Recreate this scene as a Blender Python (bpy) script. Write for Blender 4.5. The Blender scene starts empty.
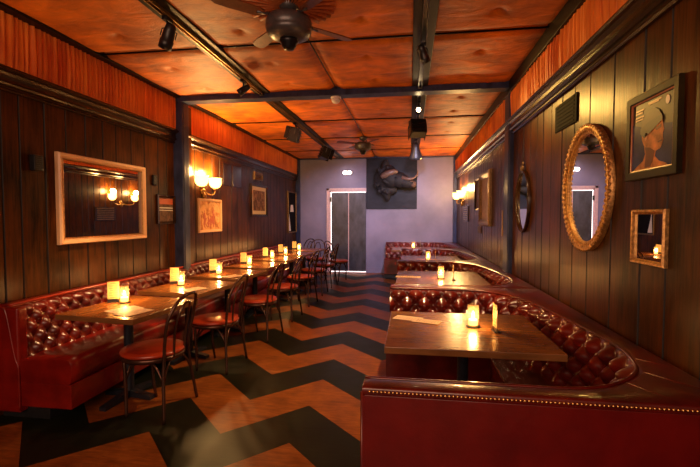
import bpy, bmesh, math, random
from mathutils import Vector, Matrix
PI = math.pi
R = math.radians
sc = bpy.context.scene
C = sc.collection
rnd = random.Random(7)

# ------------------------------------------------------------------ room measures (metres)
XL, XR = -3.05, 1.18          # side walls
Y0, YB = -1.6, 11.0           # open street end, back wall
ZC = 3.10                     # ceiling

# ------------------------------------------------------------------ materials
def new_mat(name):
    m = bpy.data.materials.new(name); m.use_nodes = True
    nt = m.node_tree; nt.nodes.clear()
    out = nt.nodes.new('ShaderNodeOutputMaterial')
    b = nt.nodes.new('ShaderNodeBsdfPrincipled')
    nt.links.new(b.outputs[0], out.inputs[0])
    return m, nt, b, out

def N(nt, t, **kw):
    n = nt.nodes.new(t)
    for k, v in kw.items():
        if k.startswith('i_'):
            n.inputs[k[2:].replace('_', ' ')].default_value = v
        else:
            setattr(n, k, v)
    return n

def coords(nt, scale=(1, 1, 1), rot=(0, 0, 0)):
    tc = N(nt, 'ShaderNodeTexCoord'); mp = N(nt, 'ShaderNodeMapping')
    mp.inputs['Scale'].default_value = scale; mp.inputs['Rotation'].default_value = rot
    nt.links.new(tc.outputs['Object'], mp.inputs['Vector'])
    return mp.outputs[0]

def ramp(nt, fac, stops):
    r = N(nt, 'ShaderNodeValToRGB')
    while len(r.color_ramp.elements) < len(stops): r.color_ramp.elements.new(0.5)
    for e, (p, c) in zip(r.color_ramp.elements, stops):
        e.position = p; e.color = (*c, 1)
    nt.links.new(fac, r.inputs[0])
    return r.outputs[0]

def noise(nt, vec, scale=5, detail=4, rough=.55, dist=0):
    n = N(nt, 'ShaderNodeTexNoise'); n.inputs['Scale'].default_value = scale
    n.inputs['Detail'].default_value = detail; n.inputs['Roughness'].default_value = rough
    n.inputs['Distortion'].default_value = dist
    nt.links.new(vec, n.inputs['Vector']); return n.outputs['Fac']

def bump(nt, b, fac, strength=.2, dist=.01):
    bp = N(nt, 'ShaderNodeBump'); bp.inputs['Strength'].default_value = strength
    bp.inputs['Distance'].default_value = dist
    nt.links.new(fac, bp.inputs['Height']); nt.links.new(bp.outputs[0], b.inputs['Normal'])

def simple(name, col, rough=.5, metal=0, spec=.5, emis=None, es=0, coat=0, var=0, nscale=(6, 6, 6), bmp=0):
    m, nt, b, out = new_mat(name)
    b.inputs['Base Color'].default_value = (*col, 1)
    b.inputs['Roughness'].default_value = rough; b.inputs['Metallic'].default_value = metal
    b.inputs['Specular IOR Level'].default_value = spec
    b.inputs['Coat Weight'].default_value = coat; b.inputs['Coat Roughness'].default_value = .12
    if emis:
        b.inputs['Emission Color'].default_value = (*emis, 1); b.inputs['Emission Strength'].default_value = es
    f = noise(nt, coords(nt, nscale), 3, 5)
    if var:
        lo = tuple(c * (1 - var) for c in col); hi = tuple(min(1, c * (1 + var)) for c in col)
        nt.links.new(ramp(nt, f, [(.3, lo), (.7, hi)]), b.inputs['Base Color'])
    if bmp: bump(nt, b, f, bmp, .01)
    return m

def wood(name, lo, hi, rough=.3, scale=(8, 8, .6), coat=.0, bmp=.15, spec=.5, nsc=4):
    m, nt, b, out = new_mat(name)
    v = coords(nt, scale)
    f = noise(nt, v, nsc, 7, .65, .6)
    f2 = noise(nt, coords(nt, (1.7, 1.7, 1.2)), 2.2, 3)
    mx = N(nt, 'ShaderNodeMath', operation='MULTIPLY_ADD'); mx.inputs[1].default_value = .55
    ad = N(nt, 'ShaderNodeMath', operation='MULTIPLY'); ad.inputs[1].default_value = .45
    nt.links.new(f2, ad.inputs[0]); nt.links.new(f, mx.inputs[0]); nt.links.new(ad.outputs[0], mx.inputs[2])
    nt.links.new(ramp(nt, mx.outputs[0], [(.36, lo), (.62, hi)]), b.inputs['Base Color'])
    b.inputs['Roughness'].default_value = rough; b.inputs['Coat Weight'].default_value = coat
    b.inputs['Coat Roughness'].default_value = .15; b.inputs['Specular IOR Level'].default_value = spec
    bump(nt, b, f, bmp, .004)
    return m

def leather(name, lo, hi, rough=.3):
    m, nt, b, out = new_mat(name)
    v = coords(nt)
    f = noise(nt, v, 5, 4)
    nt.links.new(ramp(nt, f, [(.35, lo), (.7, hi)]), b.inputs['Base Color'])
    vo = N(nt, 'ShaderNodeTexVoronoi'); vo.inputs['Scale'].default_value = 160
    nt.links.new(v, vo.inputs['Vector'])
    mix = N(nt, 'ShaderNodeMath', operation='MULTIPLY_ADD'); mix.inputs[1].default_value = .12
    f3 = noise(nt, v, 22, 3)
    nt.links.new(vo.outputs['Distance'], mix.inputs[0]); nt.links.new(f3, mix.inputs[2])
    bump(nt, b, mix.outputs[0], .22, .006)
    b.inputs['Roughness'].default_value = rough
    b.inputs['Specular IOR Level'].default_value = .6
    b.inputs['Coat Weight'].default_value = .4; b.inputs['Coat Roughness'].default_value = .07
    return m

def chevron():
    m, nt, b, out = new_mat('chevron_floor')
    tc = N(nt, 'ShaderNodeTexCoord'); sp = N(nt, 'ShaderNodeSeparateXYZ')
    nt.links.new(tc.outputs['Object'], sp.inputs[0])
    def M(op, a, bb=None, c=None):
        n = N(nt, 'ShaderNodeMath', operation=op)
        for i, x in enumerate((a, bb, c)):
            if x is None: continue
            if isinstance(x, (int, float)): n.inputs[i].default_value = x
            else: nt.links.new(x, n.inputs[i])
        return n.outputs[0]
    xs = M('ADD', sp.outputs['X'], .785 + 10.1)
    pp = M('PINGPONG', xs, .505)
    g = M('ADD', sp.outputs['Y'], pp)
    g = M('DIVIDE', M('ADD', g, -3.157 + 54.3), .543)
    fm = M('FLOORED_MODULO', g, 2.0)
    band = M('LESS_THAN', fm, 1.0)
    # seam lines between the strips
    fr = M('FRACT', g)
    seam = M('LESS_THAN', M('PINGPONG', fr, .5), .006)
    v = coords(nt, (5, 5, 5))
    grain = noise(nt, coords(nt, (2.2, 14, 1), (0, 0, R(38))), 3, 6, .6, .8)
    blot = noise(nt, v, .9, 5, .6)
    mixf = M('ADD', M('MULTIPLY', grain, .5), M('MULTIPLY', blot, .5))
    org = ramp(nt, mixf, [(.32, (.10, .027, .006)), (.52, (.24, .068, .013)), (.72, (.40, .13, .026))])
    blk = ramp(nt, mixf, [(.3, (.005, .006, .004)), (.55, (.011, .013, .007)), (.75, (.024, .026, .012))])
    mx = N(nt, 'ShaderNodeMix', data_type='RGBA')
    nt.links.new(band, mx.inputs[0]); nt.links.new(blk, mx.inputs[6]); nt.links.new(org, mx.inputs[7])
    mx2 = N(nt, 'ShaderNodeMix', data_type='RGBA'); mx2.inputs[7].default_value = (.006, .005, .004, 1)
    nt.links.new(seam, mx2.inputs[0]); nt.links.new(mx.outputs[2], mx2.inputs[6])
    nt.links.new(mx2.outputs[2], b.inputs['Base Color'])
    rr = N(nt, 'ShaderNodeMapRange'); rr.inputs['To Min'].default_value = .26; rr.inputs['To Max'].default_value = .48
    nt.links.new(blot, rr.inputs[0]); nt.links.new(rr.outputs[0], b.inputs['Roughness'])
    bump(nt, b, grain, .12, .003)
    b.inputs['Specular IOR Level'].default_value = .14
    return m

def glass_mat():
    m, nt, b, out = new_mat('thin_glass')
    nt.nodes.remove(b)
    t0 = N(nt, 'ShaderNodeBsdfTransparent'); t0.inputs[0].default_value = (.98, .94, .88, 1)
    tl = N(nt, 'ShaderNodeBsdfTranslucent'); tl.inputs[0].default_value = (1, .75, .45, 1)
    t = N(nt, 'ShaderNodeMixShader'); t.inputs[0].default_value = .045
    nt.links.new(t0.outputs[0], t.inputs[1]); nt.links.new(tl.outputs[0], t.inputs[2])
    g = N(nt, 'ShaderNodeBsdfGlossy'); g.inputs['Roughness'].default_value = .03
    fr = N(nt, 'ShaderNodeLayerWeight'); fr.inputs[0].default_value = .25
    mp = N(nt, 'ShaderNodeMath', operation='POWER'); mp.inputs[1].default_value = 2.2
    mx = N(nt, 'ShaderNodeMixShader')
    nt.links.new(fr.outputs['Facing'], mp.inputs[0]); nt.links.new(mp.outputs[0], mx.inputs[0])
    nt.links.new(t.outputs[0], mx.inputs[1]); nt.links.new(g.outputs[0], mx.inputs[2]); nt.links.new(mx.outputs[0], out.inputs[0])
    return m

def fabric(name, lo, hi, scale, sheen=.3, bmp=.35, bd=.01, nsc=3):
    m, nt, b, out = new_mat(name)
    f = noise(nt, coords(nt, scale), nsc, 6, .62, .5)
    f2 = noise(nt, coords(nt, (1.1, 1.1, 1.1)), 1.6, 3)
    a = N(nt, 'ShaderNodeMath', operation='ADD'); nt.links.new(f, a.inputs[0]); nt.links.new(f2, a.inputs[1])
    h = N(nt, 'ShaderNodeMath', operation='MULTIPLY'); h.inputs[1].default_value = .5; nt.links.new(a.outputs[0], h.inputs[0])
    nt.links.new(ramp(nt, h.outputs[0], [(.33, lo), (.64, hi)]), b.inputs['Base Color'])
    b.inputs['Roughness'].default_value = .55; b.inputs['Sheen Weight'].default_value = sheen
    b.inputs['Sheen Roughness'].default_value = .4
    b.inputs['Sheen Tint'].default_value = (1, .45, .15, 1)
    bump(nt, b, f, bmp, bd)
    return m

M_ = {}
M_['plank'] = wood('dark_plank', (.009, .0027, .0006), (.100, .028, .0034), rough=.30, scale=(9, 9, .7), coat=0, bmp=.3, spec=.13)
M_['plank_groove'] = simple('plank_groove', (.006, .003, .002), .6)
M_['mould'] = wood('dark_moulding', (.010, .004, .0015), (.045, .016, .004), rough=.24, scale=(6, .5, 6), coat=.12, spec=.3, bmp=.15)
M_['beam_dark'] = wood('dark_beam', (.008, .005, .002), (.028, .017, .004), rough=.45, scale=(6, .5, 6), coat=0, spec=.15)
M_['post'] = simple('blue_grey_paint', (.032, .040, .095), .38, spec=.2, var=.45, nscale=(4, 4, 1.5), bmp=.25)
M_['trim_black'] = simple('ceiling_trim', (.007, .004, .003), .4, spec=.15, var=.3)
M_['ceiling'] = fabric('orange_suede', (.17, .022, .003), (.97, .25, .007), (1.2, 2.4, 1), sheen=.05, bmp=.45, bd=.03, nsc=2.6)
M_['drape'] = fabric('orange_drape', (.46, .035, .006), (1.0, .30, .04), (2, 11, .25), sheen=.1, bmp=.2)  # vertical colour streaks paint in light and shade of the folds
M_['rosette'] = fabric('rosette_fabric', (.30, .05, .012), (.6, .14, .03), (6, 6, 2))
M_['floor'] = chevron()
M_['leather'] = leather('oxblood_leather', (.15, .0045, .003), (.29, .011, .005))
M_['leather_booth'] = leather('maroon_leather', (.060, .0035, .0025), (.185, .0105, .005))
M_['leather_dark'] = leather('dark_leather', (.10, .003, .003), (.16, .005, .004))
M_['seat_red'] = leather('orange_red_vinyl', (.34, .028, .008), (.48, .05, .014), .3)
M_['tabletop'] = wood('table_oak', (.15, .046, .009), (.46, .16, .030), rough=.26, scale=(7, .8, 4), coat=.25, bmp=.08)
M_['tabletop_cross'] = wood('table_oak_cross', (.12, .045, .009), (.34, .135, .026), rough=.26, scale=(.8, 7, 4), coat=.2, bmp=.08)
M_['table_edge'] = wood('table_edge', (.12, .05, .016), (.26, .11, .035), rough=.3, scale=(1, 1, 8))
M_['iron'] = simple('painted_iron', (.018, .022, .034), .38, metal=.2, var=.3, bmp=.1)
M_['kick'] = simple('kickboard', (.012, .013, .015), .5, var=.3)
M_['chair'] = simple('bronze_tube', (.11, .055, .036), .26, metal=.75, var=.35, nscale=(3, 3, 3))
M_['brass'] = simple('brass', (.42, .25, .09), .4, metal=1, var=.15)
M_['nail'] = simple('nail_brass', (.85, .52, .18), .25, metal=1)
M_['gold'] = simple('gilt_frame', (.50, .27, .09), .35, metal=.75, var=.45, nscale=(18, 18, 18), bmp=.5)
M_['gilt_dark'] = simple('old_gilt', (.22, .13, .055), .4, metal=.6, var=.5, nscale=(18, 18, 18), bmp=.5)
M_['cream_frame'] = simple('cream_frame', (.80, .50, .26), .35, var=.08, nscale=(2, 3, 3), bmp=.03)
M_['mirror'] = simple('mirror_glass', (.86, .88, .88), 0.0, metal=1)
M_['black'] = simple('satin_black', (.011, .011, .013), .35, var=.3)
M_['blackmetal'] = simple('black_metal', (.02, .02, .024), .3, metal=.6, var=.3)
M_['grey'] = simple('grey_metal', (.10, .095, .10), .35, metal=.5, var=.3)
M_['white'] = simple('white_plastic', (.92, .88, .82), .4)
M_['lampglass'] = simple('lamp_shade_glass', (1, .8, .5), .3, emis=(1, .47, .10), es=3.6)
M_['bulb'] = simple('spot_bulb', (1, .9, .7), .3, emis=(1, .72, .35), es=25)
M_['flame'] = simple('flame', (1, .6, .2), .4, emis=(1, .62, .2), es=40)
M_['wax'] = simple('lit_wax', (1, .75, .4), .5, emis=(1, .46, .10), es=2.4)
M_['glass'] = glass_mat()
M_['paper'] = simple('menu_paper', (.95, .68, .45), .5, var=.08)
M_['paper_ink'] = simple('menu_ink', (.30, .13, .07), .6)
M_['card'] = simple('yellow_card', (.62, .46, .19), .45, var=.1, nscale=(12, 12, 12))
M_['backwall'] = simple('lavender_grey_paint', (.215, .195, .30), .48, var=.22, nscale=(.5, .5, .5), bmp=.12)
M_['doorsteel'] = simple('weathered_steel', (.045, .044, .060), .42, metal=.15, var=.5, nscale=(2.2, 2.2, 1.2), bmp=.3)
M_['doortrim'] = simple('pale_door_trim', (.62, .42, .42), .35, var=.12)
M_['slate'] = simple('slate_panel', (.016, .017, .027), .5, spec=.2, var=.35, nscale=(1.5, 1.5, 3), bmp=.2)
M_['fur'] = simple('black_fur', (.010, .009, .012), .7, var=.7, nscale=(14, 14, 14), bmp=.9)
M_['fur_brown'] = simple('brown_fur', (.10, .055, .04), .7, var=.6, nscale=(12, 12, 12), bmp=.9)
M_['horn'] = simple('horn', (.15, .09, .07), .4, var=.4, nscale=(8, 8, 8), bmp=.3)
M_['mat_white'] = simple('picture_mat', (.85, .76, .62), .6)

def print_mat(name, cols, scale=(6, 6, 6), seed=0):
    m, nt, b, out = new_mat(name)
    v = coords(nt, scale)
    f = noise(nt, v, 3 + seed, 6, .7, 1.2)
    stops = [(.30 + .4 * i / (len(cols) - 1), c) for i, c in enumerate(cols)]
    nt.links.new(ramp(nt, f, stops), b.inputs['Base Color'])
    b.inputs['Roughness'].default_value = .5; b.inputs['Specular IOR Level'].default_value = .15
    return m
M_['print_warm'] = print_mat('warm_print', [(.18, .05, .02), (.55, .2, .06), (.85, .5, .2), (.85, .38, .12)], (2.2, 2.2, 2.2))
M_['print_sepia'] = print_mat('sepia_print', [(.03, .015, .01), (.12, .06, .03), (.35, .2, .1), (.65, .46, .28)], (2.6, 2.6, 2.6), 0)
M_['print_grey'] = print_mat('grey_print', [(.25, .18, .18), (.35, .26, .24), (.45, .34, .30)], (3, 3, 3))
M_['print_dark'] = print_mat('dark_print', [(.05, .03, .025), (.12, .07, .05), (.3, .18, .12)], (4, 4, 4))
M_['ink_dark'] = simple('ink_dark', (.045, .02, .012), .4)
M_['ink_red'] = simple('ink_red', (.55, .12, .05), .4)
M_['por_blue'] = simple('portrait_blue', (.035, .05, .13), .25, var=.4, nscale=(3, 3, 3))
M_['por_dark'] = simple('portrait_dark', (.014, .008, .007), .4)
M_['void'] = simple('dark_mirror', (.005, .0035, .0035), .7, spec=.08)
M_['por_skin'] = simple('portrait_skin', (.55, .21, .07), .5, spec=.2, var=.5, nscale=(6, 6, 6))
M_['por_shade'] = simple('portrait_shade', (.16, .05, .02), .3, var=.3, nscale=(6, 6, 6))
M_['por_line'] = simple('portrait_line', (.55, .28, .14), .3)
M_['por_edge'] = simple('portrait_edge', (.45, .13, .06), .3)
M_['white_print'] = simple('white_print', (.8, .75, .66), .4)

# ------------------------------------------------------------------ mesh helpers
def obj(name, bm, mat, parent=None, smooth=False, loc=None, mods=None):
    bmesh.ops.recalc_face_normals(bm, faces=bm.faces)
    me = bpy.data.meshes.new(name); bm.to_mesh(me); bm.free()
    if isinstance(mat, (list, tuple)):
        for m in mat: me.materials.append(M_[m])
    else: me.materials.append(M_[mat])
    if smooth:
        for p in me.polygons: p.use_smooth = True
    o = bpy.data.objects.new(name, me); C.objects.link(o)
    if parent is not None: o.parent = parent
    if loc: o.location = loc
    return o

def thing(name, label, cat, loc=(0, 0, 0), rz=0, group=None):
    o = bpy.data.objects.new(name, None); C.objects.link(o)
    o.location = loc; o.rotation_euler = (0, 0, rz); o.empty_display_size = .1
    o['label'] = label; o['category'] = cat
    if group: o['group'] = group
    return o

def tag(o, label, cat, group=None, kind=None):
    o['label'] = label; o['category'] = cat
    if group: o['group'] = group
    if kind: o['kind'] = kind
    return o

def struct(o, label=None):
    o['kind'] = 'structure'
    if label: o['label'] = label
    return o

def copy_tree(o, parent=None):
    c = o.copy(); C.objects.link(c); c.parent = parent
    for ch in list(o.children): copy_tree(ch, c)
    return c

def bx(bm, x0, x1, y0, y1, z0, z1, mi=0, bev=0, seg=2):
    v = [bm.verts.new(p) for p in ((x0, y0, z0), (x1, y0, z0), (x1, y1, z0), (x0, y1, z0), (x0, y0, z1), (x1, y0, z1), (x1, y1, z1), (x0, y1, z1))]
    fs = [bm.faces.new([v[i] for i in q]) for q in ((3, 2, 1, 0), (4, 5, 6, 7), (0, 1, 5, 4), (1, 2, 6, 5), (2, 3, 7, 6), (3, 0, 4, 7))]
    for f in fs: f.material_index = mi
    if bev:
        es = list({e for f in fs for e in f.edges})
        r = bmesh.ops.bevel(bm, geom=es, offset=bev, segments=seg, profile=.6, affect='EDGES')
        for f in r['faces']: f.material_index = mi

def box(name, x0, x1, y0, y1, z0, z1, mat, parent=None, bev=0, seg=2, loc=None):
    bm = bmesh.new(); bx(bm, x0, x1, y0, y1, z0, z1, 0, bev, seg)
    return obj(name, bm, mat, parent, loc=loc)

def tube(bm, pts, r, seg=8, closed=False, cap=True, mi=0):
    pts = [Vector(p) for p in pts]; n = len(pts)
    rs = r if isinstance(r, (list, tuple)) else [r] * n
    rings = []; up = None
    for i, p in enumerate(pts):
        if closed: t = (pts[(i + 1) % n] - pts[i - 1]).normalized()
        elif i == 0: t = (pts[1] - p).normalized()
        elif i == n - 1: t = (p - pts[i - 1]).normalized()
        else: t = ((pts[i + 1] - p).normalized() + (p - pts[i - 1]).normalized()).normalized()
        if up is None:
            a = Vector((0, 0, 1)) if abs(t.z) < .9 else Vector((1, 0, 0))
            up = t.cross(a).normalized()
        up = (up - t * up.dot(t))
        up = up.normalized() if up.length > 1e-6 else t.orthogonal().normalized()
        w = t.cross(up)
        rings.append([bm.verts.new(p + (up * math.cos(2 * PI * k / seg) + w * math.sin(2 * PI * k / seg)) * rs[i]) for k in range(seg)])
    m = n if closed else n - 1
    for i in range(m):
        a, b = rings[i], rings[(i + 1) % n]
        for k in range(seg):
            f = bm.faces.new((a[k], a[(k + 1) % seg], b[(k + 1) % seg], b[k])); f.material_index = mi; f.smooth = True
    if cap and not closed:
        bm.faces.new(rings[0]).material_index = mi; bm.faces.new(rings[-1]).material_index = mi

def lathe(bm, prof, c=(0, 0, 0), seg=24, axis='Z', mi=0, cap=True, mat4=None):
    """prof: list of (radius, height)"""
    rings = []
    for r, z in prof:
        ring = []
        for k in range(seg):
            a = 2 * PI * k / seg
            p = Vector((r * math.cos(a), r * math.sin(a), z))
            if axis == 'X': p = Vector((p.z, p.x, p.y))
            if axis == 'Y': p = Vector((p.x, p.z, p.y))
            if mat4 is not None: p = mat4 @ p
            ring.append(bm.verts.new(p + Vector(c)))
        rings.append(ring)
    for a, b in zip(rings, rings[1:]):
        for k in range(seg):
            f = bm.faces.new((a[k], a[(k + 1) % seg], b[(k + 1) % seg], b[k])); f.smooth = True; f.material_index = mi
    if cap:
        bm.faces.new(rings[0]).material_index = mi; bm.faces.new(rings[-1]).material_index = mi

def cr(pts, n):
    """Catmull-Rom resample, n points by arc length"""
    P = [Vector(p) for p in pts]; P = [P[0] * 2 - P[1]] + P + [P[-1] * 2 - P[-2]]
    out = []
    for i in range(1, len(P) - 2):
        for k in range(40):
            t = k / 40
            a, b, c, d = P[i - 1:i + 3]
            out.append(.5 * ((2 * b) + (c - a) * t + (2 * a - 5 * b + 4 * c - d) * t * t + (3 * b - a - 3 * c + d) * t ** 3))
    out.append(P[-2])
    L = [0]
    for a, b in zip(out, out[1:]): L.append(L[-1] + (b - a).length)
    res = []; j = 0
    for k in range(n):
        s = L[-1] * k / (n - 1)
        while j < len(L) - 2 and L[j + 1] < s: j += 1
        u = (s - L[j]) / max(1e-9, L[j + 1] - L[j])
        res.append(out[j].lerp(out[j + 1], min(1, u)))
    return res, L[-1]

def extrude_profile(bm, prof, axis, a0, a1, mi=0):
    """closed 2-D profile swept along X or Y. prof given as (other, z)"""
    rings = []
    for a in (a0, a1):
        rings.append([bm.verts.new((p, a, z) if axis == 'Y' else (a, p, z)) for p, z in prof])
    n = len(prof)
    for i in range(n):
        bm.faces.new((rings[0][i], rings[0][(i + 1) % n], rings[1][(i + 1) % n], rings[1][i])).material_index = mi
    bm.faces.new(rings[0]).material_index = mi; bm.faces.new(rings[1]).material_index = mi

def tuft(u, v, a, b):
    """diamond button tufting: 0 in the button dimples, 1 on the pillows"""
    p, q = u / a + v / b, u / a - v / b
    s, t = abs(math.sin(PI * p)), abs(math.sin(PI * q))
    return .70 * (s * t) ** .7 + .30 * (s * s + t * t) / 2

# ------------------------------------------------------------------ shell of the room
bm = bmesh.new(); bx(bm, XL - .1, XR + .1, Y0, YB + .1, -.1, 0)
struct(obj('floor', bm, 'floor'))

def plank_wall(side):
    bm = bmesh.new(); r = random.Random(11 if side < 0 else 5)
    X = XL if side < 0 else XR
    back = X + side * .1
    y = Y0
    marks = [2.891, 3.12, 3.34, 3.566, 3.79, 3.98, 4.221, 4.45] if side < 0 else [2.12, 2.34, 2.66, 2.99, 3.25, 3.5, 3.75]
    edges = []
    while y < marks[0] - .12:
        edges.append(y); y += r.choice([.19, .23, .26])
    edges += marks; y = marks[-1]
    while y < YB - .25:
        y += r.choice([.18, .22, .26]); edges.append(y)
    edges.append(YB)
    d = .007
    for y0, y1 in zip(edges, edges[1:]):
        g = .005; off = r.uniform(0, .0025)
        xf = X + side * off
        # bevelled plank
        pr = [(back, y0), (X + side * .02, y0 + .0005), (X + side * .012, y0 + .003), (xf, y0 + g + .004), (xf, y1 - g - .004), (X + side * .012, y1 - .003), (X + side * .02, y1 - .0005), (back, y1)]
        lo = [bm.verts.new((a, b_, 0)) for a, b_ in pr]; hi = [bm.verts.new((a, b_, ZC + .02)) for a, b_ in pr]
        n = len(pr)
        for i in range(n):
            f = bm.faces.new((lo[i], lo[(i + 1) % n], hi[(i + 1) % n], hi[i]))
            f.material_index = 0 if i == 3 else 1
        bm.faces.new(lo); bm.faces.new(hi)
    return obj('wall_left' if side < 0 else 'wall_right', bm, ['plank', 'plank_groove'])
struct(plank_wall(-1)); struct(plank_wall(1))
bm = bmesh.new(); bx(bm, XL - .1, XR + .1, YB, YB + .1, 0, ZC + .05)
struct(obj('wall_back', bm, 'backwall'))
struct(box('baseboard_back', -1.12, XR - .02, YB - .02, YB, 0, .14, 'backwall', bev=.004))

# padded ceiling: grid with seams and buttons
def ceiling():
    bm = bmesh.new()
    xs = [XL, -1.98, -.9, .1, XR]
    ys = [Y0, -.8, .7, 2.2, 3.69, 5.17, 6.7, 8.2, 9.7, YB]
    r = random.Random(3)
    btn = []
    for i in range(len(xs) - 1):
        for j in range(len(ys) - 1):
            cx = (xs[i] + xs[i + 1]) / 2
            for ky in (.28, .78):
                btn.append((cx + r.uniform(-.04, .04), ys[j] + (ys[j + 1] - ys[j]) * ky + r.uniform(-.05, .05)))
    nx, ny = 150, 440
    V = []
    for j in range(ny + 1):
        row = []
        y = Y0 + (YB - Y0) * j / ny
        for i in range(nx + 1):
            x = XL + (XR - XL) * i / nx
            dx = min(abs(x - s) for s in (-.9, .1, XL, XR)); dy = min(abs(y - s) for s in ys)
            puff = min(1, dx / .10) ** .5 * min(1, dy / .10) ** .5
            z = ZC - .048 * puff
            for bx_, by_ in btn:
                d2 = (x - bx_) ** 2 + (y - by_) ** 2  # pulled-in button
                if d2 < .16: z += .026 * math.exp(-d2 / .0018) + .008 * math.exp(-d2 / .03)
            z += .006 * math.sin(x * 5.1 + y * 2.3) * math.sin(y * 4.1 - x * 1.7) * puff
            row.append(bm.verts.new((x, y, z)))
        V.append(row)
    for j in range(ny):
        for i in range(nx):
            bm.faces.new((V[j][i], V[j][i + 1], V[j + 1][i + 1], V[j + 1][i])).smooth = True
    top = [bm.verts.new(p) for p in ((XL, Y0, ZC + .1), (XR, Y0, ZC + .1), (XR, YB, ZC + .1), (XL, YB, ZC + .1))]
    bm.faces.new(top)
    o = obj('ceiling', bm, 'ceiling')
    # seams are stitched cord
    s = bmesh.new()
    for y in ys[3:-1]:
        if abs(y - 5.17) > .1: tube(s, [(XL, y, ZC - .036), (XR, y, ZC - .036)], .009, 6)
    tube(s, [(-.9, Y0, ZC - .034), (-.9, YB, ZC - .034)], .008, 6)
    obj('ceiling_seam', s, 'trim_black', o)
    return o
struct(ceiling())

# gathered drape valance on both walls
def drape(side):
    bm = bmesh.new(); r = random.Random(21 + side)
    X = (XL + .012) if side < 0 else (XR - .012)
    ys = []; y = Y0
    while y < YB - .02:
        ys.append(y); y += r.uniform(.009, .016)
    zt, zb = ZC - .03, 2.60
    rows = 7; V = []
    ph = 0; phs = []
    for i, y in enumerate(ys):
        ph += r.uniform(1.0, 2.1); phs.append(ph)
    amp = [r.uniform(.4, 1) for _ in ys]
    for j in range(rows + 1):
        t = j / rows; row = []
        for i, y in enumerate(ys):
            a = .017 * (.35 + .65 * math.sin(PI * min(1, max(0, .12 + t * .8)))) * amp[i]
            x = X - side * (.008 + a * (1 + math.sin(phs[i] + .5 * math.sin(3 * t + i * .05))) )
            row.append(bm.verts.new((x, y + .004 * math.sin(i * .7 + t * 4), zt + (zb - zt) * t)))
        V.append(row)
    for j in range(rows):
        for i in range(len(ys) - 1):
            bm.faces.new((V[j][i], V[j][i + 1], V[j + 1][i + 1], V[j + 1][i])).smooth = True
    o = obj('wall_drape', bm, 'drape')
    tag(o, 'gathered orange fabric band along top of %s' % ('left wall beside the tables' if side < 0 else 'right wall above the booths'), 'drape')
drape(-1); drape(1)

# wooden mouldings (stepped profile) and ceiling trims
def moulding(side, n):
    X = XL if side < 0 else XR
    s = -side
    pr = [(0, 2.45), (.022, 2.45), (.030, 2.462), (.022, 2.474), (.022, 2.486), (.040, 2.492), (.052, 2.505), (.040, 2.520), (.034, 2.540),
          (.036, 2.565), (.055, 2.582), (.075, 2.590), (.082, 2.600), (.078, 2.612), (.062, 2.616), (.062, 2.626), (0, 2.626)]
    bm = bmesh.new(); extrude_profile(bm, [(X + s * a, z) for a, z in pr], 'Y', Y0, YB)
    return struct(obj('trim_%d' % n, bm, 'mould'))
moulding(-1, 1); moulding(1, 2)
struct(box('trim_3', XL, XL + .115, Y0, YB, 3.035, ZC + .01, 'trim_black', bev=.006))
struct(box('trim_4', XR - .06, XR, Y0, YB, 2.935, ZC + .01, 'trim_black', bev=.006))
# cross beam with its posts
def post(n, x0, x1, y0, y1, z0, z1):
    bm = bmesh.new(); bx(bm, x0, x1, y0, y1, z0, z1, 0, .008)
    s = 1 if x0 < -1 else -1
    xe = x1 if s > 0 else x0
    bx(bm, xe - .001, xe + s * .006 if s > 0 else xe + .001, y0 + .03, y1 - .03, z0, z1) if s > 0 else bx(bm, xe - .006, xe + .001, y0 + .03, y1 - .03, z0, z1)
    return struct(obj('trim_%d' % n, bm, 'post'))
post(5, XL - .01, -2.885 - .04, 5.05, 5.22, 0, 2.985)
post(6, 1.135, XR + .01, 5.05, 5.32, 0, 2.985)
bm = bmesh.new(); bx(bm, XL - .01, XR + .01, 5.05, 5.22, 2.985, ZC + .02, 0, .006)
bx(bm, XL, XR, 5.03, 5.05, 3.065, ZC + .01, 0, .003); bx(bm, XL, XR, 5.22, 5.25, 3.055, ZC + .01, 0, .003)
struct(obj('trim_7', bm, 'post'))
struct(box('trim_8', XL, XR, YB - .09, YB, 3.03, ZC + .01, 'post', bev=.005))
struct(box('trim_9', XL, XL + .10, YB - .12, YB, 0, 3.03, 'post', bev=.006))
struct(box('trim_10', XR - .09, XR, YB - .12, YB, 0, 3.03, 'post', bev=.006))
# ceiling beams that carry the tracks
bm = bmesh.new(); bx(bm, -1.925, -1.735, Y0, 5.03, 3.035, ZC + .01, 0, .006); bx(bm, -1.925, -1.735, 5.24, YB - .09, 3.035, ZC + .01, 0, .006)
struct(obj('trim_11', bm, 'beam_dark'))
bm = bmesh.new(); bx(bm, .015, .20, Y0, 5.03, 3.04, ZC + .01, 0, .006); bx(bm, .015, .20, 5.24, YB - .09, 3.04, ZC + .01, 0, .006)
struct(obj('trim_12', bm, 'beam_dark'))
struct(box('trim_13', XL, XL + .062, 5.22, 5.40, 0, 2.985, 'plank', bev=.004))

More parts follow.
